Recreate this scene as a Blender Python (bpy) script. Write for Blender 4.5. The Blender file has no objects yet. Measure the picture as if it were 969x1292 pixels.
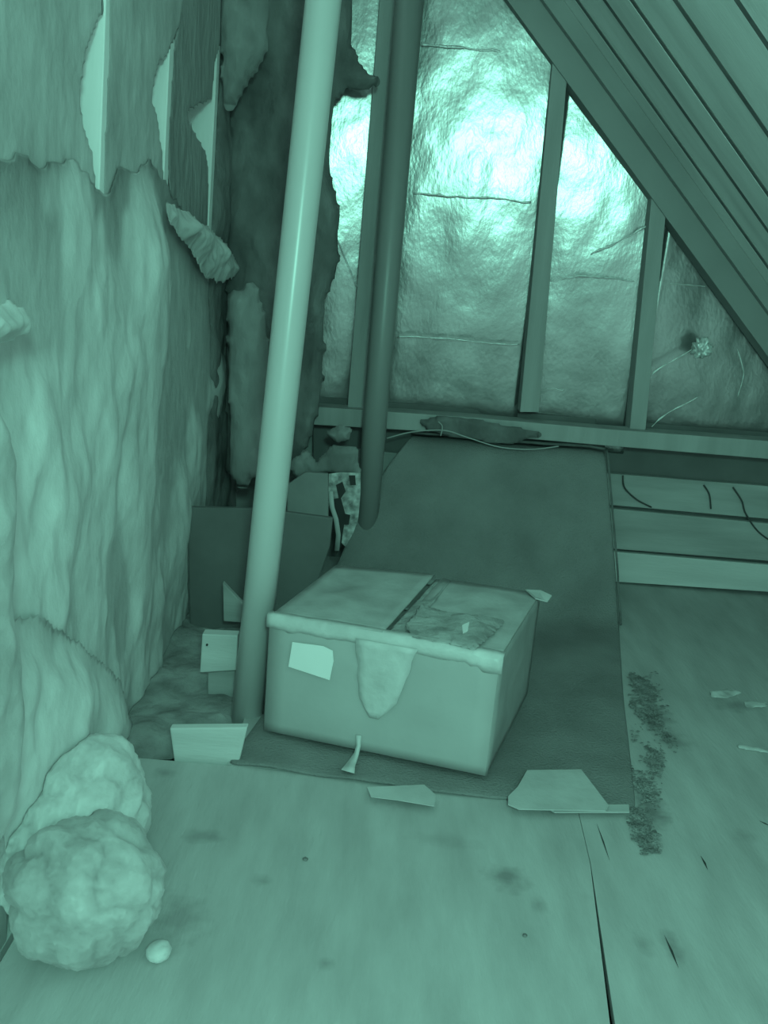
import bpy, bmesh, math, random
from mathutils import Vector, noise, Matrix
random.seed(7)
SC = bpy.context.scene
COL = SC.collection

# ------------------------------------------------------------------ camera
F_PX = 1150.0; PITCH = math.radians(15); ROLL = math.atan(.085); CAM_H = 1.1
_F = Vector((0, math.cos(PITCH), -math.sin(PITCH)))
_R0 = Vector((1, 0, 0)); _U0 = Vector((0, math.sin(PITCH), math.cos(PITCH)))
_R = _R0*math.cos(ROLL) + _U0*math.sin(ROLL)
_U = _U0*math.cos(ROLL) - _R0*math.sin(ROLL)
_C = Vector((0, 0, CAM_H))
cd = bpy.data.cameras.new('camera'); cam = bpy.data.objects.new('camera', cd); COL.objects.link(cam)
cd.sensor_fit = 'HORIZONTAL'; cd.sensor_width = 36; cd.lens = 36*F_PX/969
cd.clip_start = .02
m = Matrix((_R, _U, -_F)).transposed().to_4x4(); m.translation = _C
cam.matrix_world = m
SC.camera = cam

# ------------------------------------------------------------------ world, lamp, exposure
TINT = (.34, 1.0, .76)
w = bpy.data.worlds.new('world'); SC.world = w; w.use_nodes = True
w.node_tree.nodes['Background'].inputs['Color'].default_value = (.46, 1, .83, 1)
w.node_tree.nodes['Background'].inputs['Strength'].default_value = .78
ld = bpy.data.lights.new('infrared_lamp', 'SPOT'); lamp = bpy.data.objects.new('infrared_lamp', ld); COL.objects.link(lamp)
ld.energy = 84; ld.color = TINT; ld.shadow_soft_size = .10; ld.spot_size = math.radians(172); ld.spot_blend = 1
lamp.location = (.16, -.50, 1.50)
lamp.rotation_euler = (Vector((.15, 2.4, .6)) - lamp.location).to_track_quat('-Z', 'Y').to_euler()
SC.view_settings.view_transform = 'Standard'; SC.view_settings.look = 'None'
SC.view_settings.exposure = 0; SC.view_settings.gamma = 1; SC.view_settings.use_curve_mapping = False

# ------------------------------------------------------------------ unprojection on real planes
def ray(x, y): return _F + _R*((x-484.5)/F_PX) - _U*((y-646)/F_PX)
def fl(x, y, z=0.): d = ray(x, y); return _C + d*((z-CAM_H)/d.z)
def py(x, y, Y): d = ray(x, y); return _C + d*(Y/d.y)
def px(x, y, X): d = ray(x, y); return _C + d*(X/d.x)
def prj(p):
    v = Vector(p)-_C; q = v.dot(_F)
    return 484.5+F_PX*v.dot(_R)/q, 646-F_PX*v.dot(_U)/q

# ------------------------------------------------------------------ materials
def mat(name, g, rough=.8, var=.25, scale=6, stretch=(1, 1, 1), bump=.2, bscale=40, metal=0, spec=.3, stains=(), fine=0, detail=6, bdist=.01, coat=0, sss=0):
    m = bpy.data.materials.new(name); m.use_nodes = True
    nt = m.node_tree; N = nt.nodes; L = nt.links; b = N['Principled BSDF']
    tc = N.new('ShaderNodeTexCoord'); mp = N.new('ShaderNodeMapping'); L.new(tc.outputs['Object'], mp.inputs['Vector'])
    mp.inputs['Scale'].default_value = stretch
    n = N.new('ShaderNodeTexNoise'); n.inputs['Scale'].default_value = scale; n.inputs['Detail'].default_value = detail
    L.new(mp.outputs[0], n.inputs['Vector'])
    mr = N.new('ShaderNodeMapRange'); mr.inputs['From Min'].default_value = .3; mr.inputs['From Max'].default_value = .7
    mr.inputs['To Min'].default_value = 1-var; mr.inputs['To Max'].default_value = 1+var
    L.new(n.outputs['Fac'], mr.inputs['Value'])
    out = mr.outputs[0]
    for (p, sz, k) in stains:
        mp2 = N.new('ShaderNodeVectorMath'); mp2.operation = 'SUBTRACT'; L.new(tc.outputs['Object'], mp2.inputs[0]); mp2.inputs[1].default_value = (p[0], p[1], 0)
        n3 = N.new('ShaderNodeTexNoise'); n3.inputs['Scale'].default_value = 30; n3.inputs['Detail'].default_value = 4; L.new(tc.outputs['Object'], n3.inputs['Vector'])
        sc = N.new('ShaderNodeVectorMath'); sc.operation = 'MULTIPLY'; L.new(mp2.outputs[0], sc.inputs[0]); sc.inputs[1].default_value = (1/sz[0], 1/sz[1], 0)
        ln = N.new('ShaderNodeVectorMath'); ln.operation = 'LENGTH'; L.new(sc.outputs[0], ln.inputs[0])
        ad = N.new('ShaderNodeMath'); ad.operation = 'MULTIPLY_ADD'; L.new(n3.outputs['Fac'], ad.inputs[0]); ad.inputs[1].default_value = 1.6; L.new(ln.outputs['Value'], ad.inputs[2])
        r = N.new('ShaderNodeMapRange'); r.inputs['From Min'].default_value = .9; r.inputs['From Max'].default_value = 1.8
        r.inputs['To Min'].default_value = k; r.inputs['To Max'].default_value = 1; L.new(ad.outputs[0], r.inputs['Value'])
        mu = N.new('ShaderNodeMath'); mu.operation = 'MULTIPLY'; L.new(out, mu.inputs[0]); L.new(r.outputs[0], mu.inputs[1]); out = mu.outputs[0]
    vm = N.new('ShaderNodeVectorMath'); vm.operation = 'SCALE'; vm.inputs[0].default_value = (g, g, g); L.new(out, vm.inputs['Scale'])
    L.new(vm.outputs[0], b.inputs['Base Color'])
    b.inputs['Roughness'].default_value = rough; b.inputs['Metallic'].default_value = metal
    b.inputs['Specular IOR Level'].default_value = spec; b.inputs['Coat Weight'].default_value = coat
    if sss:
        b.inputs['Subsurface Weight'].default_value = 1; b.inputs['Subsurface Radius'].default_value = (1, 1, 1); b.inputs['Subsurface Scale'].default_value = sss
    if bump:
        n2 = N.new('ShaderNodeTexNoise'); n2.inputs['Scale'].default_value = bscale; n2.inputs['Detail'].default_value = 6
        L.new(mp.outputs[0], n2.inputs['Vector'])
        bp = N.new('ShaderNodeBump'); bp.inputs['Strength'].default_value = bump; bp.inputs['Distance'].default_value = bdist
        L.new(n2.outputs['Fac'], bp.inputs['Height']); L.new(bp.outputs[0], b.inputs['Normal'])
    return m

def fxy(x, y): p = fl(x, y); return (p.x, p.y)
M = {}
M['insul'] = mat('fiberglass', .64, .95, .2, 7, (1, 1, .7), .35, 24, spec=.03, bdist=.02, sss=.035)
M['insul_up'] = mat('fiberglass_light_falloff', .46, .95, .25, 7, (1, 1, .7), .35, 24, spec=.03, bdist=.02, sss=.035)  # same insulation, darker: lamp falloff on the upper batts put into the colour
M['insul_bay'] = mat('fiberglass_mottled', .30, .95, .45, 10, (1, 1, 1), .5, 30, spec=.03, bdist=.02, sss=.02)  # darker, more mottled tone for the joist bay
M['insul_dark'] = mat('fiberglass_dusty_shaded', .20, .95, .4, 8, (1, 1, .6), .5, 30, spec=.03, bdist=.02, sss=.02)  # shade on the farther batts put into the tone; also the dark sill fluff
M['insul_mid'] = mat('fiberglass_grey_shaded', .30, .95, .25, 8, (1, 1, .5), .5, 30, spec=.03, bdist=.02, sss=.03)  # lower tone stands in for weaker light on upper and corner batts
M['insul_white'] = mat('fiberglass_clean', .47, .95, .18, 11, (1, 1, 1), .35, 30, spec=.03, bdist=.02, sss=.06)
M['drywall'] = mat('drywall', .8, .8, .05, 3, bump=.05)
M['wood_new'] = mat('pale_stud_wood', .9, .8, .05, 5, (3, 3, .3), .1, 60)
M['wood'] = mat('stud_wood', .40, .8, .15, 5, (3, 3, .3), .15, 60)
M['wood_roof'] = mat('roof_board_wood', .92, .75, .13, 3, (.6, 3, .6), .12, 50)
M['wood_rafter'] = mat('rafter_wood', .34, .8, .15, 3, (.6, 3, .6), .15, 50)
M['wood_pale'] = mat('pale_wood', .68, .8, .1, 5, (.4, 3, 3), .15, 60)
M['wood_mid'] = mat('grey_wood', .42, .8, .2, 5, (.4, 3, 3), .15, 60)
M['joint'] = mat('dark_joint_shade', .20, .9, .2, 8)
M['dark'] = mat('dark_gap', .05, .9, .1)
M['ply'] = mat('plywood', .46, .85, .14, 7, (2.2, .5, 1), .22, 60,
   stains=[(fxy(255, 1055), (.05, .03), .72), (fxy(640, 1108), (.05, .045), .6), (fxy(225, 1160), (.06, .09), .72),
           (fxy(410, 1215), (.02, .02), .7), (fxy(330, 1112), (.025, .02), .75), (fxy(560, 1060), (.09, .03), .85),
           (fxy(680, 1140), (.02, .03), .75), (fxy(130, 1010), (.02, .03), .65), (fxy(210, 975), (.03, .03), .7)])
M['ply2'] = mat('plywood_right', .46, .85, .14, 7, (2.2, .5, 1), .22, 60,
   stains=[(fxy(848, 1195), (.02, .05), .65), (fxy(812, 1190), (.02, .04), .75), (fxy(925, 890), (.09, .05), .7), (fxy(822, 1020), (.045, .10), .5), (fxy(825, 900), (.05, .10), .55),
           (fxy(940, 1055), (.03, .03), .8), (fxy(850, 935), (.06, .05), .65)])
M['foil'] = mat('foil_facing', .37, .25, .2, 5, (1, 1, .6), .17, 75, metal=.85, spec=.5, bdist=.004)
M['foil_glint'] = mat('foil_crease', .95, .38, .1, 30, bump=.5, bscale=70, metal=.45, spec=.5, bdist=.01)  # paler, less metallic foil: the glint sits in the base colour
M['pvc'] = mat('white_plastic', .60, .28, .03, 4, bump=.0, spec=.5)
M['pvc_dull'] = mat('dull_pipe', .27, .36, .1, 5, (1, 1, .2), .05, 40, spec=.45)
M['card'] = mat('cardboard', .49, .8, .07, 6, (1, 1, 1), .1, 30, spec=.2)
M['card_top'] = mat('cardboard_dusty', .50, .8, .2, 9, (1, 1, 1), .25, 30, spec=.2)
M['card_side'] = mat('cardboard_shaded', .36, .8, .12, 9, (1, 1, 1), .25, 30, spec=.2)  # darker copy of the cardboard, carrying shade on the faces turned from the lamp
M['tape'] = mat('packing_tape', .64, .35, .12, 14, (1, 1, 1), .3, 40, spec=.5)
M['tape_dirty'] = mat('dirty_tape', .40, .3, .4, 16, (1, 1, 1), .8, 40, spec=.5)
M['label'] = mat('paper_label', .95, .7, .04, 5, bump=.03)
M['carpet'] = mat('dark_carpet', .26, .95, .16, 5, (1, 1, 1), .6, 160, spec=.05)
M['carpet_edge'] = mat('carpet_binding', .17, .9, .2, 20)
M['paper'] = mat('scrap_card', .52, .85, .12, 10, bump=.2)
M['panel_dark'] = mat('dark_board', .17, .7, .15, 6, bump=.1)
M['panel_mid'] = mat('grey_board', .30, .8, .15, 6, bump=.1)
M['wire_dark'] = mat('dark_wire', .08, .6, .1)
M['wire_pale'] = mat('pale_wire', .45, .6, .1)
M['debris'] = mat('dust_debris', .22, .95, .45, 25, bump=.6, bscale=60, spec=.05)
M['chip'] = mat('pale_chip', .6, .9, .3, 20)

# ------------------------------------------------------------------ object helpers
def link(name, me, m, parent=None, smooth=False):
    o = bpy.data.objects.new(name, me); COL.objects.link(o)
    if m: me.materials.append(m)
    if parent: o.parent = parent
    if smooth:
        for p in me.polygons: p.use_smooth = True
    return o
def obj(name, verts, faces, m, parent=None, smooth=False):
    me = bpy.data.meshes.new(name); me.from_pydata([tuple(v) for v in verts], [], faces)
    bm = bmesh.new(); bm.from_mesh(me); bmesh.ops.recalc_face_normals(bm, faces=bm.faces); bm.to_mesh(me); bm.free()
    return link(name, me, m, parent, smooth)
def tag(o, label=None, cat=None, group=None, kind=None):
    if label: o['label'] = label
    if cat: o['category'] = cat
    if group: o['group'] = group
    if kind: o['kind'] = kind
    return o
def empty(name, loc=(0, 0, 0)):
    o = bpy.data.objects.new(name, None); COL.objects.link(o); o.empty_display_size = .05
    return o
def prism(name, quad, off, m, parent=None, bevel=.0):
    """any polygon (list of points) pushed along off into a solid"""
    n = len(quad); off = Vector(off); q = [Vector(p) for p in quad]
    vs = q+[p+off for p in q]
    fs = [tuple(range(n)), tuple(range(2*n-1, n-1, -1))]+[(i, (i+1) % n, n+(i+1) % n, n+i) for i in range(n)]
    o = obj(name, vs, fs, m, parent)
    if bevel:
        bm = bmesh.new(); bm.from_mesh(o.data)
        bmesh.ops.bevel(bm, geom=bm.edges[:], offset=bevel, segments=2, affect='EDGES', profile=.5); bm.to_mesh(o.data); bm.free()
    return o
def box(name, a, b, m, parent=None, bevel=.002):
    return prism(name, [(a[0], a[1], a[2]), (b[0], a[1], a[2]), (b[0], b[1], a[2]), (a[0], b[1], a[2])], (0, 0, b[2]-a[2]), m, parent, bevel)
def tube(name, pts, r, m, parent=None, seg=24, cap=True):
    pts = [Vector(p) for p in pts]; vs = []; fs = []
    up = Vector((0, 0, 1)) if abs((pts[-1]-pts[0]).normalized().z) < .8 else Vector((0, -1, 0))
    for i, p in enumerate(pts):
        t = (pts[min(i+1, len(pts)-1)]-pts[max(i-1, 0)]).normalized()
        a = t.cross(up).normalized(); b = t.cross(a)
        rr = r[i] if isinstance(r, (list, tuple)) else r
        for k in range(seg):
            th = 2*math.pi*k/seg; vs.append(p+a*math.cos(th)*rr+b*math.sin(th)*rr)
    for i in range(len(pts)-1):
        for k in range(seg):
            fs.append((i*seg+k, i*seg+(k+1) % seg, (i+1)*seg+(k+1) % seg, (i+1)*seg+k))
    if cap: fs += [tuple(range(seg)), tuple(range((len(pts)-1)*seg, len(pts)*seg))]
    o = obj(name, vs, fs, m, parent, smooth=True)
    return o
def smooth_pts(pts, n=8):
    pts = [Vector(p) for p in pts]; P = [pts[0]]+pts+[pts[-1]]; out = []
    for i in range(1, len(P)-2):
        for k in range(n):
            t = k/n; a, b, c, d = P[i-1], P[i], P[i+1], P[i+2]
            out.append(.5*((2*b)+(c-a)*t+(2*a-5*b+4*c-d)*t*t+(3*b-a-3*c+d)*t**3))
    out.append(pts[-1]); return out

def nearest(poly, u, v):
    best = 1e9; bp = None; n = len(poly)
    for i in range(n):
        ax, ay = poly[i]; bx, by = poly[(i+1) % n]; dx = bx-ax; dy = by-ay
        L = dx*dx+dy*dy
        t = 0 if L == 0 else max(0, min(1, ((u-ax)*dx+(v-ay)*dy)/L))
        x = ax+t*dx; y = ay+t*dy; d = (x-u)**2+(y-v)**2
        if d < best: best = d; bp = (x, y)
    return math.sqrt(best), bp
def inside(poly, u, v):
    c = False; n = len(poly); j = n-1
    for i in range(n):
        xi, yi = poly[i]; xj, yj = poly[j]
        if (yi > v) != (yj > v) and u < (xj-xi)*(v-yi)/(yj-yi)+xi: c = not c
        j = i
    return c
def puff(name, poly_px, plane, c, thick, m, rad=.07, amp=.03, h=.014, back=.02, seed=0, fq=9, sv=.6, rag=.008, parent=None, lean=0., amp2=.008, soft=False):
    """fluffy sheet: outline on a real wall/floor plane, pillowed towards the room and lumped with noise"""
    fn = {'x': px, 'y': py, 'z': fl}[plane]
    pts = [fn(a, b, c) for a, b in poly_px]
    ab = {'x': (1, 2), 'y': (0, 2), 'z': (0, 1)}[plane]
    P = [(p[ab[0]], p[ab[1]]) for p in pts]
    # ragged outline
    R = []; n = len(P)
    for i in range(n):
        a = P[i]; b = P[(i+1) % n]; L = math.hypot(b[0]-a[0], b[1]-a[1]); k = max(1, int(L/(h*1.2)))
        for j in range(k):
            t = j/k; x = a[0]+(b[0]-a[0])*t; y = a[1]+(b[1]-a[1])*t
            v = noise.noise_vector(Vector((x*28, y*28, seed*3.1)))+.6*noise.noise_vector(Vector((x*70, y*70, seed)))
            R.append((x+v[0]*rag, y+v[1]*rag))
    P = R
    u0 = min(p[0] for p in P); u1 = max(p[0] for p in P); v0 = min(p[1] for p in P); v1 = max(p[1] for p in P)
    nu = int((u1-u0)/h)+2; nv = int((v1-v0)/h)+2
    ins = {}
    for i in range(nu):
        for j in range(nv):
            u = u0+i*h; v = v0+j*h
            if inside(P, u, v): ins[(i, j)] = (u, v)
    quads = [(i, j) for (i, j) in ins if (i+1, j) in ins and (i, j+1) in ins and (i+1, j+1) in ins]
    cnt = {}
    for (i, j) in quads:
        for q in ((i, j), (i+1, j), (i+1, j+1), (i, j+1)): cnt[q] = cnt.get(q, 0)+1
    sgn = {'x': 1, 'y': -1, 'z': 1}[plane]
    vs = []; fi = {}; bi = {}
    def place(u, v, d):
        if plane == 'x': return (c+d, u, v)
        if plane == 'y': return (u, c+d, v)
        return (u, v, c+d)
    for q, k in cnt.items():
        u, v = ins[q]; d, bp = nearest(P, u, v)
        if k < 4:
            if d < 2.2*h: u, v = bp
            fi[q] = bi[q] = len(vs); vs.append(place(u, v, 0)); continue
        e = min(1, d/rad); prof = e*e*(3-2*e) if soft else math.sqrt(1-(1-e)**2)
        s = Vector((u*fq, v*fq*(sv if plane != 'z' else 1), seed*7.3))
        n1 = abs(noise.fractal(s, 1.0, 2.1, 3))*.45-.12+.8*noise.fractal(s*.8+Vector((3, 8, 1)), 1.2, 2.1, 2)
        n2 = noise.fractal(s*4.2, .7, 2, 3)
        dd = thick*prof+(amp*n1+amp2*n2)*min(1, d/(rad*.5))+lean*(v-v0)
        fi[q] = len(vs)
        tu = noise.noise(s*2.3+Vector((9, 3, 1)))*h*.9*e
        vs.append(place(u+tu, v+tu*.6, sgn*max(dd, .001)))
        bi[q] = len(vs); vs.append(place(u, v, -sgn*back*prof))
    fs = []
    for (i, j) in quads:
        q = ((i, j), (i+1, j), (i+1, j+1), (i, j+1))
        fs.append([fi[a] for a in q]); b = [bi[a] for a in q][::-1]
        if set(b) != set(fi[a] for a in q): fs.append(b)
    o = obj(name, vs, fs, m, parent, smooth=True)
    md = o.modifiers.new('s', 'SUBSURF'); md.levels = 1; md.render_levels = 1
    return o
def blob(name, c, r, m, seed=0, amp=.25, fq=2.2, sub=5, flat=0, parent=None):
    bm = bmesh.new(); bmesh.ops.create_icosphere(bm, subdivisions=sub, radius=1)
    for v in bm.verts:
        p = v.co.normalized(); s = p*fq+Vector((seed*5.1, seed, 0))
        k = 1+amp*(abs(noise.fractal(s, 1, 2, 2))*1.6-.4)+.03*noise.fractal(s*5, .6, 2, 4)
        v.co = Vector((p.x*r[0]*k, p.y*r[1]*k, p.z*r[2]*k))
        if v.co.z < -r[2]*(1-flat): v.co.z = -r[2]*(1-flat)
    me = bpy.data.meshes.new(name); bm.to_mesh(me); bm.free()
    o = link(name, me, m, parent, smooth=True); o.location = c
    return o

YW = 3.30     # face of the foil on the gable wall
# ================================================================== SETTING: floor
floor = tag(empty('floor'), kind='structure')
# left plywood sheet (right edge follows the joint that opens towards the viewer)
T = -.018
def sheet(name, pts, m): return prism(name, [(x, y, 0) for x, y in pts], (0, 0, T), m, floor)
j0 = fl(745, 1090); j1 = fl(773, 1290)
dx = (j1.x-j0.x)/(j1.y-j0.y)
jx = lambda y: j0.x+dx*(y-j0.y)
sheet('plywood_sheet', [(-.54, -.6), (jx(-.6)-.012, -.6), (jx(1.17)-.0045, 1.17), (j0.x-.0006, j0.y), (j0.x+.012, 1.812), (-.54, 1.812)], M['ply'])
sheet('plywood_sheet', [(jx(-.6)+.012, -.6), (2.45, -.6), (2.45, 3.40), (-.30, 3.40), (-.30, 1.815), (j0.x+.0135, 1.815), (j0.x+.0006, j0.y), (jx(1.17)+.0035, 1.17)], M['ply2'])
prism('subfloor', [(-.8, -.6, -.16), (2.45, -.6, -.16), (2.45, 3.5, -.16), (-.8, 3.5, -.16)], (0, 0, -.02), M['dark'], floor)
# short cracks and splinters in the plywood
for (a, b, wd) in (((753, 1040), (769, 1086), .002), ((884, 1080), (893, 1098), .003), ((958, 1036), (972, 1043), .003), ((838, 1180), (856, 1222), .003)):
    p = fl(*a); q = fl(*b); d = (q-p).normalized(); s = Vector((-d.y, d.x, 0))*wd
    prism('crack', [p+Vector((0, 0, .0006)), (p+q)/2+s+Vector((0, 0, .0006)), q+Vector((0, 0, .0006)), (p+q)/2-s*.4+Vector((0, 0, .0006))], (0, 0, .0004), M['dark'], floor)

# ================================================================== SETTING: back (gable) wall
wb = tag(empty('wall_back'), kind='structure')
def grid(name, x0, x1, z0, z1, Yf, m, parent, h=.02, amp=.004, tilt=0., seed=0, tilty=0., bulge=.0):
    nx = max(2, int((x1-x0)/h)); nz = max(2, int((z1-z0)/h)); vs = []; fs = []
    for i in range(nx+1):
        for j in range(nz+1):
            x = x0+(x1-x0)*i/nx; z = z0+(z1-z0)*j/nz
            s = Vector((x*9, z*5, seed*4.4))
            y = Yf+amp*noise.fractal(s, .7, 2.2, 4)*1.6+(x-(x0+x1)/2)*tilt+(z-1.6)*tilty
            vs.append((x, y, z))
    for i in range(nx):
        for j in range(nz):
            a = i*(nz+1)+j; fs.append((a, a+nz+1, a+nz+2, a+1))
    o = obj(name, vs, fs, m, parent, smooth=True)
    md = o.modifiers.new('t', 'SOLIDIFY'); md.thickness = .004; md.offset = -1
    return o
prism('wall_board', [(-.8, 3.50, 0), (2.45, 3.50, 0), (2.45, 3.50, 3.1), (-.8, 3.50, 3.1)], (0, .02, 0), M['wood_mid'], wb)
xs = [-.62, py(460, 300, YW).x, py(685, 300, YW).x, py(822, 400, YW).x, 1.30, 1.72, 2.1]
xs = [-.42, -.125, .475, .885, 1.72]
TX = -.05; TZ = -.058
for i in range(len(xs)-1):
    grid('foil_panel', xs[i]+.012, xs[i+1]-.012, .5, 2.75 if i < 3 else 1.32, YW+.03, M['foil'], wb, tilt=(.07, TX, -.12, TX*.5)[i], tilty=TZ, seed=i, amp=.0016)
# studs of the gable wall, as they lean in the picture
def stud_px(l0, l1, r0, r1, ext=0):
    a, b, c, d = py(*l0, YW-.03), py(*l1, YW-.03), py(*r1, YW-.03), py(*r0, YW-.03)
    if ext: a = a+(a-b).normalized()*ext; d = d+(d-c).normalized()*ext
    return prism('stud', [a, b, c, d], (0, .075, 0), M['wood'], wb, .002)
stud_px((479, 0), (438, 520), (499, 0), (462, 520), .6)
stud_px((697, 80), (656, 520), (717, 80), (680, 520), .2)
stud_px((822, 250), (794, 548), (842, 250), (814, 548), .1)
# sill, boards of the low step wall
def band(name, pts, Y, th, m):
    return prism(name, [py(a, b, Y) for a, b in pts], (0, th, 0), m, wb, .003)
sl = py(410, 513, 3.2); sr = py(969, 557, 3.2)
band('sill_plate', [(395, 513), (600, 527), (760, 541), (1100, 566), (1100, 590), (760, 562), (600, 548), (395, 536)], 3.22, .1, M['wood'])
band('step_board', [(440, 566), (765, 597), (1150, 628), (1150, 671), (765, 637), (440, 610)], 3.34, .03, M['wood_mid'])
band('step_board', [(440, 616), (765, 641), (1150, 678), (1150, 722), (765, 692), (440, 660)], 3.33, .03, M['wood_mid'])
band('step_board', [(500, 678), (772, 696), (1150, 728), (1150, 759), (772, 734), (500, 712)], 3.335, .025, M['wood_pale'])
band('step_backing', [(395, 500), (1150, 560), (1150, 790), (395, 740)], 3.375, .02, M['panel_dark'])
# foil seams and wrinkles in pale glint-coloured foil
def crease(pts, r, name='foil_crease'):
    P = smooth_pts([py(a, b, YW+.012) for a, b in pts], 10)
    P = [p+Vector((0, noise.noise(p*40)*.003, noise.noise(p*33+Vector((5, 5, 5)))*.004)) for p in P]
    rr = [r*(.35+.9*abs(noise.noise(p*25+Vector((1, 2, 3))))*2) for p in P]
    return tube(name, P, rr, M['foil_glint'], wb, seg=8)
crease([(502, 424), (560, 427), (610, 432), (655, 435)], .003)
crease([(532, 56), (575, 60), (640, 66), (693, 72)], .004)
crease([(522, 244), (560, 247), (620, 250), (670, 256)], .003)
crease([(692, 353), (740, 348), (770, 351), (800, 355)], .003)
crease([(845, 357), (870, 360), (890, 361)], .002)
crease([(746, 320), (780, 305), (815, 285)], .0035)
crease([(822, 474), (830, 466), (862, 448), (875, 440)], .003)
crease([(822, 538), (845, 520), (880, 502)], .003)
crease([(690, 490), (712, 492)], .002)
crease([(425, 300), (450, 360), (462, 385)], .002)
crease([(930, 440), (938, 470), (931, 500)], .002)
blob('foil_bump', py(886, 440, YW-.02), (.03, .035, .035), M['foil_glint'], 4, .5, 1.6, 4, parent=wb)

# ================================================================== SETTING: sloped ceiling
ceil = tag(empty('ceiling'), kind='structure')
q0 = py(640, 0, YW-.04); q1 = py(969, 450, YW-.04)
S = (q0-q1).normalized(); S.y = 0; S.normalize()
NO = Vector((S.z, 0, -S.x))         # outward (up and right)
if NO.x < 0: NO = -NO
def roof_line(off): return q1+NO*off
def roof_pt(y, s, off):
    p = q1+NO*off+S*s; return Vector((p.x, y, p.z))
RL0, RL1 = -1.6, 2.35
def roof_slab(name, ya, yb, off, th, m, s0=RL0, s1=RL1, bev=.002):
    return prism(name, [roof_pt(ya, s0, off), roof_pt(yb, s0, off), roof_pt(yb, s1, off), roof_pt(ya, s1, off)], NO*th, m, ceil, bev)
def roof_Y(x, y, off):
    d = ray(x, y); base = q1+NO*off; t = (base-_C).dot(NO)/d.dot(NO); return (_C+d*t).y
OFF = .13
roof_slab('rafter', YW-.04, YW+.05, 0, OFF-.002, M['wood_rafter'])
roof_slab('rafter', YW-.075, YW-.041, .078, OFF-.08, M['wood_rafter'])
ys = [roof_Y(x, 0, OFF) for x in (703, 728, 763, 797, 852, 930)]
print('roof joints', [round(v, 2) for v in ys])
g = .012
edges = [YW+.06]+ys+[ys[-1]-.27, ys[-1]-.54, ys[-1]-.81, ys[-1]-1.08, ys[-1]-1.35, ys[-1]-1.62]
for i in range(len(edges)-1):
    roof_slab('roof_board', edges[i]-g, edges[i+1]+g, OFF+random.uniform(-.002, .002), .02, M['wood_roof'])
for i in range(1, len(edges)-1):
    roof_slab('joint_shade_strip', edges[i]-g+.0005, edges[i]+g-.0005, OFF-.001, .015, M['joint'], bev=0)  # dark filler strips stand in for the shade inside the open joints
roof_slab('roof_underlay', edges[0], edges[-1], OFF+.03, .02, M['dark'])

# ================================================================== SETTING: left wall
wl = tag(empty('wall_left'), kind='structure')
XF = -.60
prism('wall_board', [(XF-.09, -.6, -.15), (XF-.09, 3.42, -.15), (XF-.09, 3.42, 2.95), (XF-.09, -.6, 2.95)], (-.015, 0, 0), M['drywall'], wl)
for (a, b) in (((5, 150), (3, 200)), ((136, 20), (123, 225)), ((215, 75), (207, 190)), ((274, 90), (266, 210))):
    p = px(*a, XF); q = px(*b, XF); d = (p-q).normalized()
    lo = q-d*((q.z+.1)/d.z); hi = q+d*((2.9-q.z)/d.z)
    lo.y = (lo.y+q.y)/2; hi.y = (hi.y+p.y)/2
    prism('stud', [lo, lo+Vector((0, .042, 0)), hi+Vector((0, .042, 0)), hi], (-.088, 0, 0), M['wood_new'], wl, .002)
box('stud', (XF-.088, .55, -.1), (XF, .59, 2.9), M['wood_new'], wl)
box('stud', (XF-.088, 3.26, -.1), (XF, 3.30, 2.9), M['wood_new'], wl)
box('bottom_plate', (XF-.088, -.6, -.14), (XF+.0, 3.3, -.10), M['wood_new'], wl)

# ================================================================== INSULATION on the left wall
def ins(poly, plane, c, thick, m, label, group=None, name='insulation_batt', **k):
    o = puff(name, poly, plane, c, thick, M[m], **k)
    return tag(o, label, 'insulation', group)
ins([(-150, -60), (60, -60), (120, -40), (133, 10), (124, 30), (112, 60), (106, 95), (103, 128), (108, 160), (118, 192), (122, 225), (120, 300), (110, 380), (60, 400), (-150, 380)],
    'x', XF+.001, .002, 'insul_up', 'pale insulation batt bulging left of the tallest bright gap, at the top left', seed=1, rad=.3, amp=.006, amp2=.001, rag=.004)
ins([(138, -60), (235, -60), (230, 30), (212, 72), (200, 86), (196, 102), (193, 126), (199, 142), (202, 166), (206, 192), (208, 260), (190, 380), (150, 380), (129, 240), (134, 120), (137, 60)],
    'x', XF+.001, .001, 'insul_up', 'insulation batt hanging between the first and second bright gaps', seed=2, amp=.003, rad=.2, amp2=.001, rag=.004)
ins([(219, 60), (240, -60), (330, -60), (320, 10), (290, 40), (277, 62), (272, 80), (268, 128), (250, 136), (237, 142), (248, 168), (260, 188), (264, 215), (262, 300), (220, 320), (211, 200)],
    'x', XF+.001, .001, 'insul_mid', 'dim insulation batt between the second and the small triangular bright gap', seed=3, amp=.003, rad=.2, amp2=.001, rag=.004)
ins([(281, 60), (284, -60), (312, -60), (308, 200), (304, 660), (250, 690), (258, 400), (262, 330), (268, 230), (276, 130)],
    'x', XF-.01, .02, 'insul_dark', 'dark insulation batt between the triangular gap and the white pipe', seed=4, amp=.03, h=.02)
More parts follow.
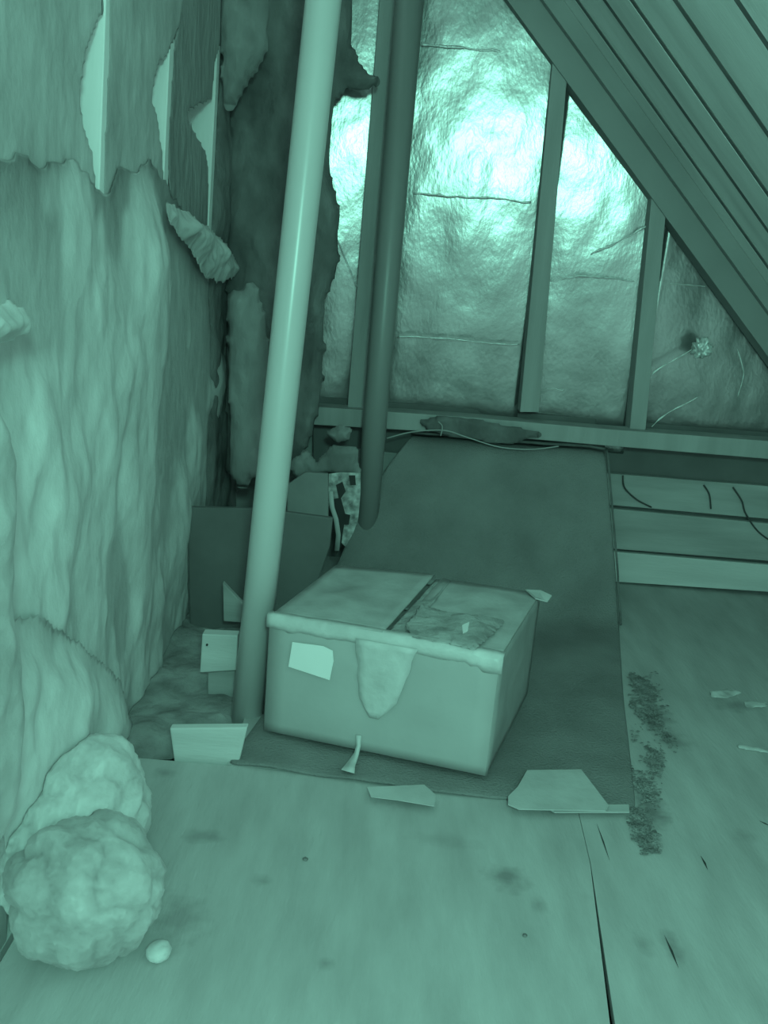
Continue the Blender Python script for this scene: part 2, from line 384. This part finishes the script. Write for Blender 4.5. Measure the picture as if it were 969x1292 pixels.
# lower left mass
ins([(-200, 200), (-20, 205), (20, 190), (50, 205), (90, 190), (112, 215), (122, 235), (136, 238), (150, 205), (172, 215), (190, 200), (212, 232), (235, 270), (262, 340), (266, 410), (284, 450), (290, 510), (296, 550), (272, 585), (268, 640), (248, 665), (246, 720), (250, 770), (236, 800), (226, 860), (196, 925), (150, 962), (60, 1010), (-200, 1010)],
    'x', XF+.005, .015, 'insul', 'broad pale sheet of insulation peeled down over the left wall', seed=5, rad=.22, amp=.05, h=.014, fq=4.5, sv=.5, rag=.014, amp2=.006, soft=True, back=.002)
ins([(-250, 470), (-30, 480), (-2, 520), (12, 600), (8, 700), (14, 800), (20, 900), (10, 1010), (-20, 1100), (-250, 1100)],
    'x', XF+.07, .03, 'insul_white', 'bright roll of insulation along the left edge of the picture', seed=6, rad=.08, amp=.025)
ins([(10, 780), (50, 770), (90, 800), (150, 850), (172, 930), (140, 965), (128, 1060), (140, 1120), (20, 1130), (-15, 1000), (-10, 860)],
    'x', XF+.04, .03, 'insul', 'lower lobe of insulation sliding off the wall onto the plywood edge', seed=7, rad=.12, amp=.03, fq=6, amp2=.004, soft=True, back=.004)
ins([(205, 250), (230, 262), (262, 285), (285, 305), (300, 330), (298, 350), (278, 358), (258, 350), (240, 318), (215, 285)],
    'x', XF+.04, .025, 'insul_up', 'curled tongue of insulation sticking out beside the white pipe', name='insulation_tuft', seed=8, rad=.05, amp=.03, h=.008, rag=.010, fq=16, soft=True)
ins([(-40, 385), (5, 378), (26, 385), (42, 405), (38, 425), (12, 434), (-40, 440)],
    'x', XF+.07, .02, 'insul_white', 'bright knob of insulation at the left edge above the roll', name='insulation_tuft', seed=9, rad=.04, amp=.025, h=.007, rag=.008, fq=18, soft=True)
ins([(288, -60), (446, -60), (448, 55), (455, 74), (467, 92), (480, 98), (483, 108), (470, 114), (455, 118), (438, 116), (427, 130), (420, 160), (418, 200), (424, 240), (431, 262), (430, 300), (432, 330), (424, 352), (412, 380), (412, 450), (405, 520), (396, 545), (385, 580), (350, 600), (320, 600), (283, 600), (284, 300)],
    'y', 3.12, .04, 'insul_dark', 'ragged dark insulation with a hooked spur reaching the grey pipe', seed=12, amp=.05, h=.014, rad=.05)
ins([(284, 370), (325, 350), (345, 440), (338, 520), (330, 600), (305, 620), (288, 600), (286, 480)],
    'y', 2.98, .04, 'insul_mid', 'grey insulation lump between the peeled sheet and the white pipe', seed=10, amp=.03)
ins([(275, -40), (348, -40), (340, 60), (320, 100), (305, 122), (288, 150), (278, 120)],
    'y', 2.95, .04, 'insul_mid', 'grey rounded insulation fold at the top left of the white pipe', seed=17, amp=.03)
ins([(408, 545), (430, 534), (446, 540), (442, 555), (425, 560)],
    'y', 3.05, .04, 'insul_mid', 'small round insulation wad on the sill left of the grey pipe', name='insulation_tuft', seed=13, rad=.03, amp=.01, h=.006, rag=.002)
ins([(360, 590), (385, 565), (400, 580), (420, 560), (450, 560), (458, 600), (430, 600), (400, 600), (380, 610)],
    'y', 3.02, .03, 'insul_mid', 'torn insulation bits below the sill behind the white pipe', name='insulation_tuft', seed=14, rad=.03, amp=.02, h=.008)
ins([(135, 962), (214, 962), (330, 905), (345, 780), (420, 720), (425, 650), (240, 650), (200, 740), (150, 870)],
    'z', -.03, .02, 'insul_bay', 'insulation lying in the open joist bay beyond the plywood', seed=15, amp=.03, h=.02, rag=.004)
# ball and loose wads on the floor
c = fl(95, 1225); s = .118
o = blob('insulation_wad', (c.x, c.y+.06, .105), (.122, .11, .118), M['insul_white'], 3, .15, 1.25, 6, flat=.06)
tag(o, 'large bright ball of fluffy insulation on the plywood, bottom left', 'insulation')
o = blob('insulation_wad', (-.50, 1.42, .10), (.115, .21, .125), M['insul'], 5, .16, 1.5, 6, flat=.1)
tag(o, 'soft heap of insulation against the wall just behind the bright ball', 'insulation')
c = fl(200, 1208)
o = blob('insulation_wad', (c.x, c.y, .012), (.02, .022, .014), M['insul'], 6, .12, 1.2, 4)
tag(o, 'tiny loose wad of insulation right of the bright ball', 'insulation')

# ================================================================== PIPES
b0 = fl(312, 905, 0.0); b0 = Vector((b0.x-.004, b0.y+.03, 0)); t0 = py(408, 0, 2.2)
d = (t0-b0).normalized()
vp = empty('drain_pipe')
tag(vp, 'white plastic pipe rising from floor to roof beside the cardboard box', 'pipe')
tube('pipe_wall', [b0-d*.1, b0+d*.7, b0+d*1.4, t0+d*.75], .0395, M['pvc'], vp, 48)
p = py(350, 578, 2.1)
b1 = py(464, 640, 3.08); t1 = py(517, 0, 3.12); d = (t1-b1).normalized()
gp = empty('vent_pipe'); tag(gp, 'dull grey vent pipe standing before the foil gable wall', 'pipe')
b1 = b1-d*((b1.z+.02)/d.z)
tube('pipe_wall', [b1, b1+d*.9, t1+d*.6], [.040, .042, .046], M['pvc_dull'], gp, 40)
# the stud that touches it gets a strap
# ================================================================== DARK CARPET: flat, then draped up the step
Lp = [(285, 965), (338, 890), (385, 795), (430, 700), (452, 648), (476, 606), (500, 572), (520, 548)]
Rp = [(800, 1024), (795, 960), (787, 870), (781, 780), (775, 690), (769, 620), (765, 580), (762, 560)]
def edge_x(line, y, z, lo=-.6, hi=1.2):
    def at(py_):
        for i in range(len(line)-1):
            (xa, ya), (xb, yb) = line[i], line[i+1]
            if yb <= py_ <= ya: return xa+(xb-xa)*(py_-ya)/(yb-ya)
        (xa, ya), (xb, yb) = (line[0], line[1]) if py_ > line[0][1] else (line[-2], line[-1])
        return xa+(xb-xa)*(py_-ya)/(yb-ya)
    for _ in range(30):
        mid = (lo+hi)/2; u, v = prj((mid, y, z))
        if u < at(v): lo = mid
        else: hi = mid
    return (lo+hi)/2
prof = []
for i in range(22): prof.append((1.80+i*.048, 0.006))
for (y, z) in ((2.85, .012), (2.89, .03), (2.93, .06), (2.965, .10), (3.0, .15), (3.03, .2), (3.06, .25), (3.09, .30), (3.12, .35), (3.15, .40), (3.175, .45), (3.20, .49), (3.23, .515), (3.27, .523)): prof.append((y, z))
NX = 36; vs = []; fs = []
for i, (y, z) in enumerate(prof):
    xl = edge_x(Lp, y, z); xr = edge_x(Rp, y, z)
    for k in range(NX+1):
        t = k/NX; x = xl+(xr-xl)*t
        yy = y
        if i < 10:
            f = 1-i/10.
            yfront = (fl(285+(600-285)*min(1, t/.55), 965+(1008-965)*min(1, t/.55)).y if t < .55 else fl(600+200*(t-.55)/.45, 1008+16*(t-.55)/.45).y)
            yy = y+(yfront-1.80)*f
        e = min(1, min(t, 1-t)*12)
        w_ = noise.fractal(Vector((x*4, yy*3.2, z*3)), .8, 2, 3)
        zz = z+max(0, w_)*.012*e+(.014*max(0, noise.noise(Vector((x*7, 3, 1))))*(1 if i == 0 else .0))
        yy -= (max(0, w_)*.02 if z > .02 else 0)
        vs.append((x, yy, zz))
for i in range(len(prof)-1):
    for k in range(NX):
        a = i*(NX+1)+k; fs.append((a, a+1, a+NX+2, a+NX+1))
cp = empty('carpet'); tag(cp, 'dark carpet runner laid under the box and draped up the step at the gable wall', 'carpet')
o = obj('carpet_pile', vs, fs, M['carpet'], cp, True)
md = o.modifiers.new('t', 'SOLIDIFY'); md.thickness = .009; md.offset = 1
md = o.modifiers.new('s', 'SUBSURF'); md.levels = 1; md.render_levels = 1
E_ = [Vector(vs[i*(NX+1)+NX])+Vector((.003, 0, .008)) for i in range(22, len(prof))]
tube('edge_binding', smooth_pts(E_, 3), .004, M['carpet_edge'], cp, 8)
E_ = [Vector(vs[(len(prof)-1)*(NX+1)+k])+Vector((0, 0, .008)) for k in range(NX+1)]
tube('edge_binding', E_, .006, M['carpet_edge'], cp, 8)

# ================================================================== CARDBOARD BOX
cb = empty('cardboard_box'); tag(cb, 'battered cardboard carton with taped top and blank white label on the carpet', 'box')
Z0 = .022; ZH = .285
FL = Vector((-.238, 1.945, 0)); FR = Vector((.276, 1.825, 0)); BR = Vector((.425, 2.26, 0)); BL = Vector((-.118, 2.34, 0))
Zv = Vector((0, 0, 1))
def bx(u, v, z):  # u across the front, v into depth, z up
    a = FL.lerp(FR, u); b = BL.lerp(BR, u); p = a.lerp(b, v); return Vector((p.x, p.y, Z0+z))
def panel(name, P, m, off, parent=cb, n=12, wob=.003, seed=0):
    """bilinear panel, gently warped, with thickness"""
    vs = []; fs = []; off = Vector(off); off_n = off.normalized()
    for i in range(n+1):
        for j in range(n+1):
            a = Vector(P[0]).lerp(Vector(P[1]), i/n); b = Vector(P[3]).lerp(Vector(P[2]), i/n); p = a.lerp(b, j/n)
            e = min(i, n-i, j, n-j)/(n/2)
            p = p+off_n*wob*noise.fractal(p*9+Vector((seed, seed, 0)), .8, 2, 3)*min(1, e*2)*1.5
            vs.append(p)
    for i in range(n):
        for j in range(n):
            a = i*(n+1)+j; fs.append((a, a+n+1, a+n+2, a+1))
    o = obj(name, vs, fs, m, parent, True)
    md = o.modifiers.new('t', 'SOLIDIFY'); md.thickness = off.length; md.offset = 0
    return o
nf = Vector((FR.y-FL.y, -(FR.x-FL.x), 0)).normalized()      # towards the viewer
if nf.y > 0: nf = -nf
nr = Vector((BR.y-FR.y, -(BR.x-FR.x), 0)).normalized()
if nr.x < 0: nr = -nr
panel('front_panel', [bx(0, 0, 0), bx(1, 0, 0), bx(1, 0, ZH), bx(0, 0, ZH)], M['card'], nf*.005, wob=.004)
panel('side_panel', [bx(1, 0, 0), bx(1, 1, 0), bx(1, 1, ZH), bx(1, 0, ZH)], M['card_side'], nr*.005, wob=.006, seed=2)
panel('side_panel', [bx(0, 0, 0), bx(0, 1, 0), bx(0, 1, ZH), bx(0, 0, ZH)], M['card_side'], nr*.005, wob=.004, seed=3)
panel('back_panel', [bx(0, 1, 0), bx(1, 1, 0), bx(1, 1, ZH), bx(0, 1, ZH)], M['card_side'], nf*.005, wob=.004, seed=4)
panel('bottom_panel', [bx(0.01, .01, .003), bx(.99, .01, .003), bx(.99, .99, .003), bx(.01, .99, .003)], M['card_side'], Zv*.005, wob=0)
f1 = panel('top_flap', [bx(0, 0, ZH+.004), bx(.50, 0, ZH+.010), bx(.49, 1.0, ZH+.016), bx(0, 1.0, ZH+.004)], M['card_top'], Zv*.005, wob=.008, seed=5)
f2 = panel('top_flap', [bx(.535, 0, ZH+.000), bx(1, 0, ZH+.004), bx(1, 1.0, ZH+.002), bx(.525, 1.0, ZH+.006)], M['card_top'], Zv*.005, wob=.010, seed=6)
panel('inner_flap', [bx(.01, .02, ZH-.012), bx(.99, .02, ZH-.012), bx(.99, .498, ZH-.012), bx(.01, .498, ZH-.012)], M['card_side'], Zv*.004, wob=.003, seed=7)
panel('inner_flap', [bx(.01, .502, ZH-.012), bx(.99, .502, ZH-.012), bx(.99, .98, ZH-.012), bx(.01, .98, ZH-.012)], M['card_side'], Zv*.004, wob=.003, seed=8)
panel('seam_tape', [bx(.505, .02, ZH+.001), bx(.60, .02, ZH+.006), bx(.575, .99, ZH+.009), bx(.50, .99, ZH+.005)], M['tape_dirty'], Zv*.001, wob=.004, seed=9)
# crumpled corner of the far right flap
prism('torn_corner', [bx(.93, 1.0, ZH+.006), bx(1.0, .86, ZH+.008), bx(1.05, .91, ZH-.004), bx(1.06, .97, ZH+.004), bx(1.0, 1.01, ZH+.008)], (0, 0, .003), M['tape'], cb)
# pale worn tape folded over the front top edge
def strip(name, rows, m, th=.0015, parent=cb, seed=0):
    """rows of points -> ribbon surface"""
    n = len(rows[0]); vs = [p for r in rows for p in r]; fs = []
    for i in range(len(rows)-1):
        for k in range(n-1):
            a = i*n+k; fs.append((a, a+1, a+n+1, a+n))
    o = obj(name, vs, fs, m, parent, True)
    md = o.modifiers.new('t', 'SOLIDIFY'); md.thickness = th; md.offset = 0
    return o
rows = [[], [], [], []]
for k in range(41):
    u = -.015+1.03*k/40
    wv = .006*noise.noise(Vector((u*9, 2, 3)))
    drop = .022+.008*abs(noise.noise(Vector((u*6, 7, 1))))+.006*noise.noise(Vector((u*40, 1, 1)))+(.012 if u > .93 else 0)
    up = .006+.003*noise.noise(Vector((u*20, 5, 5)))
    bulge = .004*math.sin(math.pi*u)
    rows[0].append(bx(u, .035+wv, ZH+.010+wv*.3+bulge)); rows[1].append(bx(u, -.004, ZH+up+bulge))
    rows[2].append(bx(u, 0, ZH-drop*.5)+nf*.0035); rows[3].append(bx(u, 0, ZH-drop)+nf*(.0035+.002*noise.noise(Vector((u*30, 0, 0)))))
strip('edge_tape', rows, M['tape'])
# tape running down the middle of the front, with a ragged lower end
rows = []
for i in range(13):
    z = ZH-.01-.185*i/12
    t = i/12
    ua = .39+.05*t+.01*noise.noise(Vector((0, z*30, 1))); ub = .66-.09*t+.012*noise.noise(Vector((4, z*30, 1)))
    if i > 9: ua += .012*(i-9); ub -= .016*(i-9)
    rows.append([bx(ua+(ub-ua)*k/6, 0, z)+nf*(.0085+.0015*noise.noise(Vector((k, z*40, 0)))) for k in range(7)])
strip('front_tape', rows, mat('thin_tape', .63, .45, .12, 20, bump=.3, spec=.4), .001)
# tape tail that sticks out under the carton onto the carpet
pt = bx(.44, 0, .0)
rows = [[bx(.425, 0, .04)+nf*.008, bx(.45, 0, .04)+nf*.008], [bx(.432, 0, .015)+nf*.010, bx(.452, 0, .015)+nf*.010], [bx(.43, 0, 0)+nf*.02, bx(.452, 0, 0)+nf*.02],
        [bx(.42, 0, -.003)+nf*.07, bx(.462, 0, -.003)+nf*.07], [bx(.415, 0, -.003)+nf*.095, bx(.475, 0, -.003)+nf*.098]]
strip('tape_tail', rows, M['tape'], .001)
# blank shipping label
def onfront(x, y, out=.0085):
    n = nf; base = bx(0, 0, 0)+nf*out; d = ray(x, y); t = (base-_C).dot(n)/d.dot(n); return _C+d*t
lab = [(369, 810), (408, 815), (420, 821), (421, 834), (416, 858), (364, 841)]
prism('paper_label', [onfront(*p) for p in lab], nf*.001, M['label'], cb)
# dusty tape pieces on the right flap
def ontop(x, y, z): return fl(x, y, z)
for poly, sd in (([(508, 790), (530, 762), (560, 770), (640, 783), (625, 800), (600, 822), (560, 812), (520, 806)], 1),):
    o = puff('tape_patch' if sd == 1 else 'torn_strip', poly, 'z', Z0+ZH+(.012 if sd == 1 else .016), .004, M['tape_dirty'] if sd == 1 else M['card_top'], rad=.02, amp=.012, h=.008, back=.001, seed=sd, rag=.004, parent=cb, amp2=.004)
prism('cardboard_crumb', [ontop(583, 790, .325), ontop(592, 786, .325), ontop(590, 797, .325), ontop(584, 800, .325)], (0, 0, .003), M['label'], cb)

# ================================================================== BLOCKS, BOARDS, SCRAPS
# short pale block at the end of the plywood
def block(name, pts, Y, dep, m, label, cat, bev=.003):
    o = prism(name, [py(a, b, Y) for a, b in pts], (0, dep, 0), m, None, bev); return tag(o, label, cat)
block('wood_block', [(214, 919), (312, 918), (300, 968), (220, 963)], 1.83, .022, M['wood_pale'], 'pale sawn timber block at the plywood edge left of the carpet corner', 'wood block')
bb = empty('wood_block'); tag(bb, 'small square timber block with a nail hole, left of the white pipe foot', 'wood block')
prism('block_body', [py(255, 800, 2.16), py(300, 802, 2.16), py(299, 846, 2.16), py(252, 849, 2.16)], (0, .035, 0), M['wood_pale'], bb, .003)
q = py(261, 814, 2.156); tube('nail_hole', [q, q+Vector((0, .006, 0))], .0028, M['dark'], bb, 10)
# post under that block
o = prism('timber_post', [py(262, 849, 2.17), py(299, 846, 2.17), py(297, 935, 2.17), py(262, 935, 2.17)], (0, .05, 0), M['wood_mid'], None, .003); tag(o, 'dim timber offcut standing under the nail-holed block', 'wood block')
o = block('wood_scrap', [(281, 735), (297, 752), (310, 765), (306, 786), (282, 784)], 2.45, .02, M['wood_mid'], 'small pale wood scrap in the gap left of the white pipe', 'wood scrap')
# dark boards behind the pipe
block('leaning_panel', [(236, 640), (330, 642), (420, 654), (416, 690), (402, 730), (384, 756), (350, 800), (240, 800)], 2.62, .02, M['panel_dark'], 'dark smooth board standing behind the white pipe and the carton', 'board')
block('leaning_panel', [(362, 612), (385, 596), (414, 598), (414, 660), (362, 660)], 2.9, .02, M['panel_mid'], 'small lighter board peeking above the dark board right of the white pipe', 'board')
# torn patterned facing sheet
fs_ = empty('torn_facing'); tag(fs_, 'torn strip of mottled insulation facing hanging at the carpet left edge', 'insulation facing')
poly = [(415, 598), (430, 596), (455, 597), (455, 620), (452, 655), (446, 672), (436, 690), (430, 684), (434, 665), (428, 640), (420, 632), (414, 640)]
sheet_pts = [py(a, b, 2.95) for a, b in poly]
prism('facing_sheet', sheet_pts, (0, .004, 0), mat('mottled_facing', .45, .8, .6, 45, detail=3, bump=.2), fs_)
for hp in ([(424, 612), (432, 608), (436, 620), (428, 632)], [(420, 630), (430, 628), (436, 650), (430, 690), (424, 700), (428, 660)], [(440, 600), (448, 600), (449, 612), (442, 612)], [(434, 648), (442, 650), (440, 662), (434, 662)]):
    prism('tear', [py(a, b, 2.946) for a, b in hp], (0, .003, 0), M['dark'], fs_)
rows = [[py(a, b, 2.93), py(a+6, b, 2.93)] for a, b in ((414, 620), (416, 640), (421, 655), (424, 675), (422, 695))]
strip('curled_edge', rows, M['paper'], .002, fs_)
# paper scraps on the floor edge
def scrap(poly, label, m='paper', z=.020, th=.003, curl=.0, name='cardboard_scrap'):
    P = [fl(a, b, z) for a, b in poly]
    for i, p in enumerate(P): p.z += curl*noise.noise(p*20)
    o = prism(name, P, (0, 0, th), M[m]); return tag(o, label, 'cardboard scrap')
scrap([(641, 1006), (653, 994), (665, 973), (733, 972), (768, 1018), (764, 1024), (655, 1022), (641, 1016)], 'pale trapezoid cardboard scrap lying on the carpet front edge right of the carton')
scrap([(463, 994), (535, 991), (550, 1004), (548, 1018), (500, 1010), (468, 1006)], 'thin pale scrap half under the carpet edge below the carton tape', z=.017, th=.002)
scrap([(690, 1021), (770, 1017), (793, 1017), (794, 1026), (700, 1026)], 'long narrow cardboard sliver along the front edge of the carpet', z=.012, th=.004, name='cardboard_sliver')
# dusty debris: hundreds of crumbs and flakes, one uncountable heap
dp = [fl(a, b) for a, b in [(792, 850), (832, 845), (842, 890), (850, 930), (858, 945), (840, 962), (834, 1000), (836, 1078), (806, 1082), (790, 1040), (796, 1000), (796, 930)]]
dpoly = [(p.x, p.y) for p in dp]; bm = bmesh.new()
x0, x1 = min(p[0] for p in dpoly), max(p[0] for p in dpoly); y0, y1 = min(p[1] for p in dpoly), max(p[1] for p in dpoly)
for _ in range(26000):
    x = random.uniform(x0, x1); y = random.uniform(y0, y1)
    if not inside(dpoly, x, y): continue
    d_, _b = nearest(dpoly, x, y); k = noise.noise(Vector((x*16, y*7, 3)))
    if random.random() > min(1, .15+d_*22)*max(.03, .38+k*2.3): continue
    r_ = random.uniform(.002, .0075); a = random.uniform(0, 6.3); e = random.uniform(.3, .9); z = .0012+random.random()*.004
    ring = [bm.verts.new((x+math.cos(a+t)*r_*random.uniform(.7, 1.2), y+math.sin(a+t)*r_*e*random.uniform(.7, 1.3), z-.001+random.random()*.003)) for t in (0, 1.5, 3.1, 4.7)]
    top = bm.verts.new((x, y, z+.0025)); 
    for q in range(4): bm.faces.new((ring[q], ring[(q+1) % 4], top))
    bm.faces.new(ring[::-1])
me = bpy.data.meshes.new('debris_pile'); bm.to_mesh(me); bm.free()
tag(link('debris_pile', me, M['debris']), 'dark dusty debris trail along the right edge of the carpet', 'debris', kind='stuff')
for i, (poly, lb) in enumerate([([(893, 872), (925, 868), (940, 874), (915, 882), (896, 880)], 'flat pale flake on the right floor, nearest the carpet'),
                  ([(937, 884), (969, 886), (969, 893), (940, 893)], 'pale flake at the right edge beyond the first flake'),
                  ([(925, 938), (969, 945), (975, 952), (930, 945)], 'thin pale splinter low at the right edge of the picture')]):
    o = puff('wood_flake', poly, 'z', .001, .004, M['chip'], rad=.015, amp=.006, h=.006, back=0, seed=30+i, rag=.004, amp2=.003); tag(o, lb, 'debris')
for (a, b, r_, lb) in ((385, 1085, .005, 'tiny dark crumb on the plywood in front of the carton'), (135, 1011, .009, 'dark crumb on the plywood by the peeled insulation'), (662, 1181, .004, 'pinhead crumb on the plywood below the trapezoid scrap')):
    p = fl(a, b); o = blob('debris_crumb', (p.x, p.y, r_*.4), (r_, r_, r_*.6), M['debris'], a, .3, 2, 3); tag(o, lb, 'debris')
# wires
P = [(488, 553), (520, 545), (560, 543), (590, 552), (630, 564), (670, 567), (705, 563)]
o = tube('thin_cord', smooth_pts([py(a, b, 3.17) for a, b in P], 8), .0022, M['wire_pale'], None, 8); tag(o, 'thin pale cord lying along the top edge of the carpet', 'cord')
o = tube('thin_cord', smooth_pts([py(a, b, 3.165) for a, b in ((553, 532), (558, 538), (556, 550))], 6), .002, M['wire_pale'], None, 8); tag(o, 'short pale cord end standing up behind the carpet top edge', 'cord')
for P, lb in (([(786, 600), (788, 615), (803, 630), (822, 640)], 'dark wire sagging over the step boards right beside the carpet'),
              ([(888, 612), (895, 624), (897, 642)], 'middle dark wire hanging over the step boards'),
              ([(925, 615), (936, 632), (941, 648), (958, 672), (985, 690)], 'rightmost dark wire trailing down the step boards')):
    o = tube('dark_wire', smooth_pts([py(a, b, 3.325) for a, b in P], 8), .003, M['wire_dark'], None, 8); tag(o, lb, 'wire')
ins([(520, 530), (560, 523), (610, 530), (660, 538), (690, 548), (640, 562), (590, 556), (540, 545)], 'y', 3.19, .02, 'insul_dark', 'dark dusty fluff heaped on the sill above the carpet', name='insulation_tuft', seed=16, rad=.03, amp=.02, h=.008)
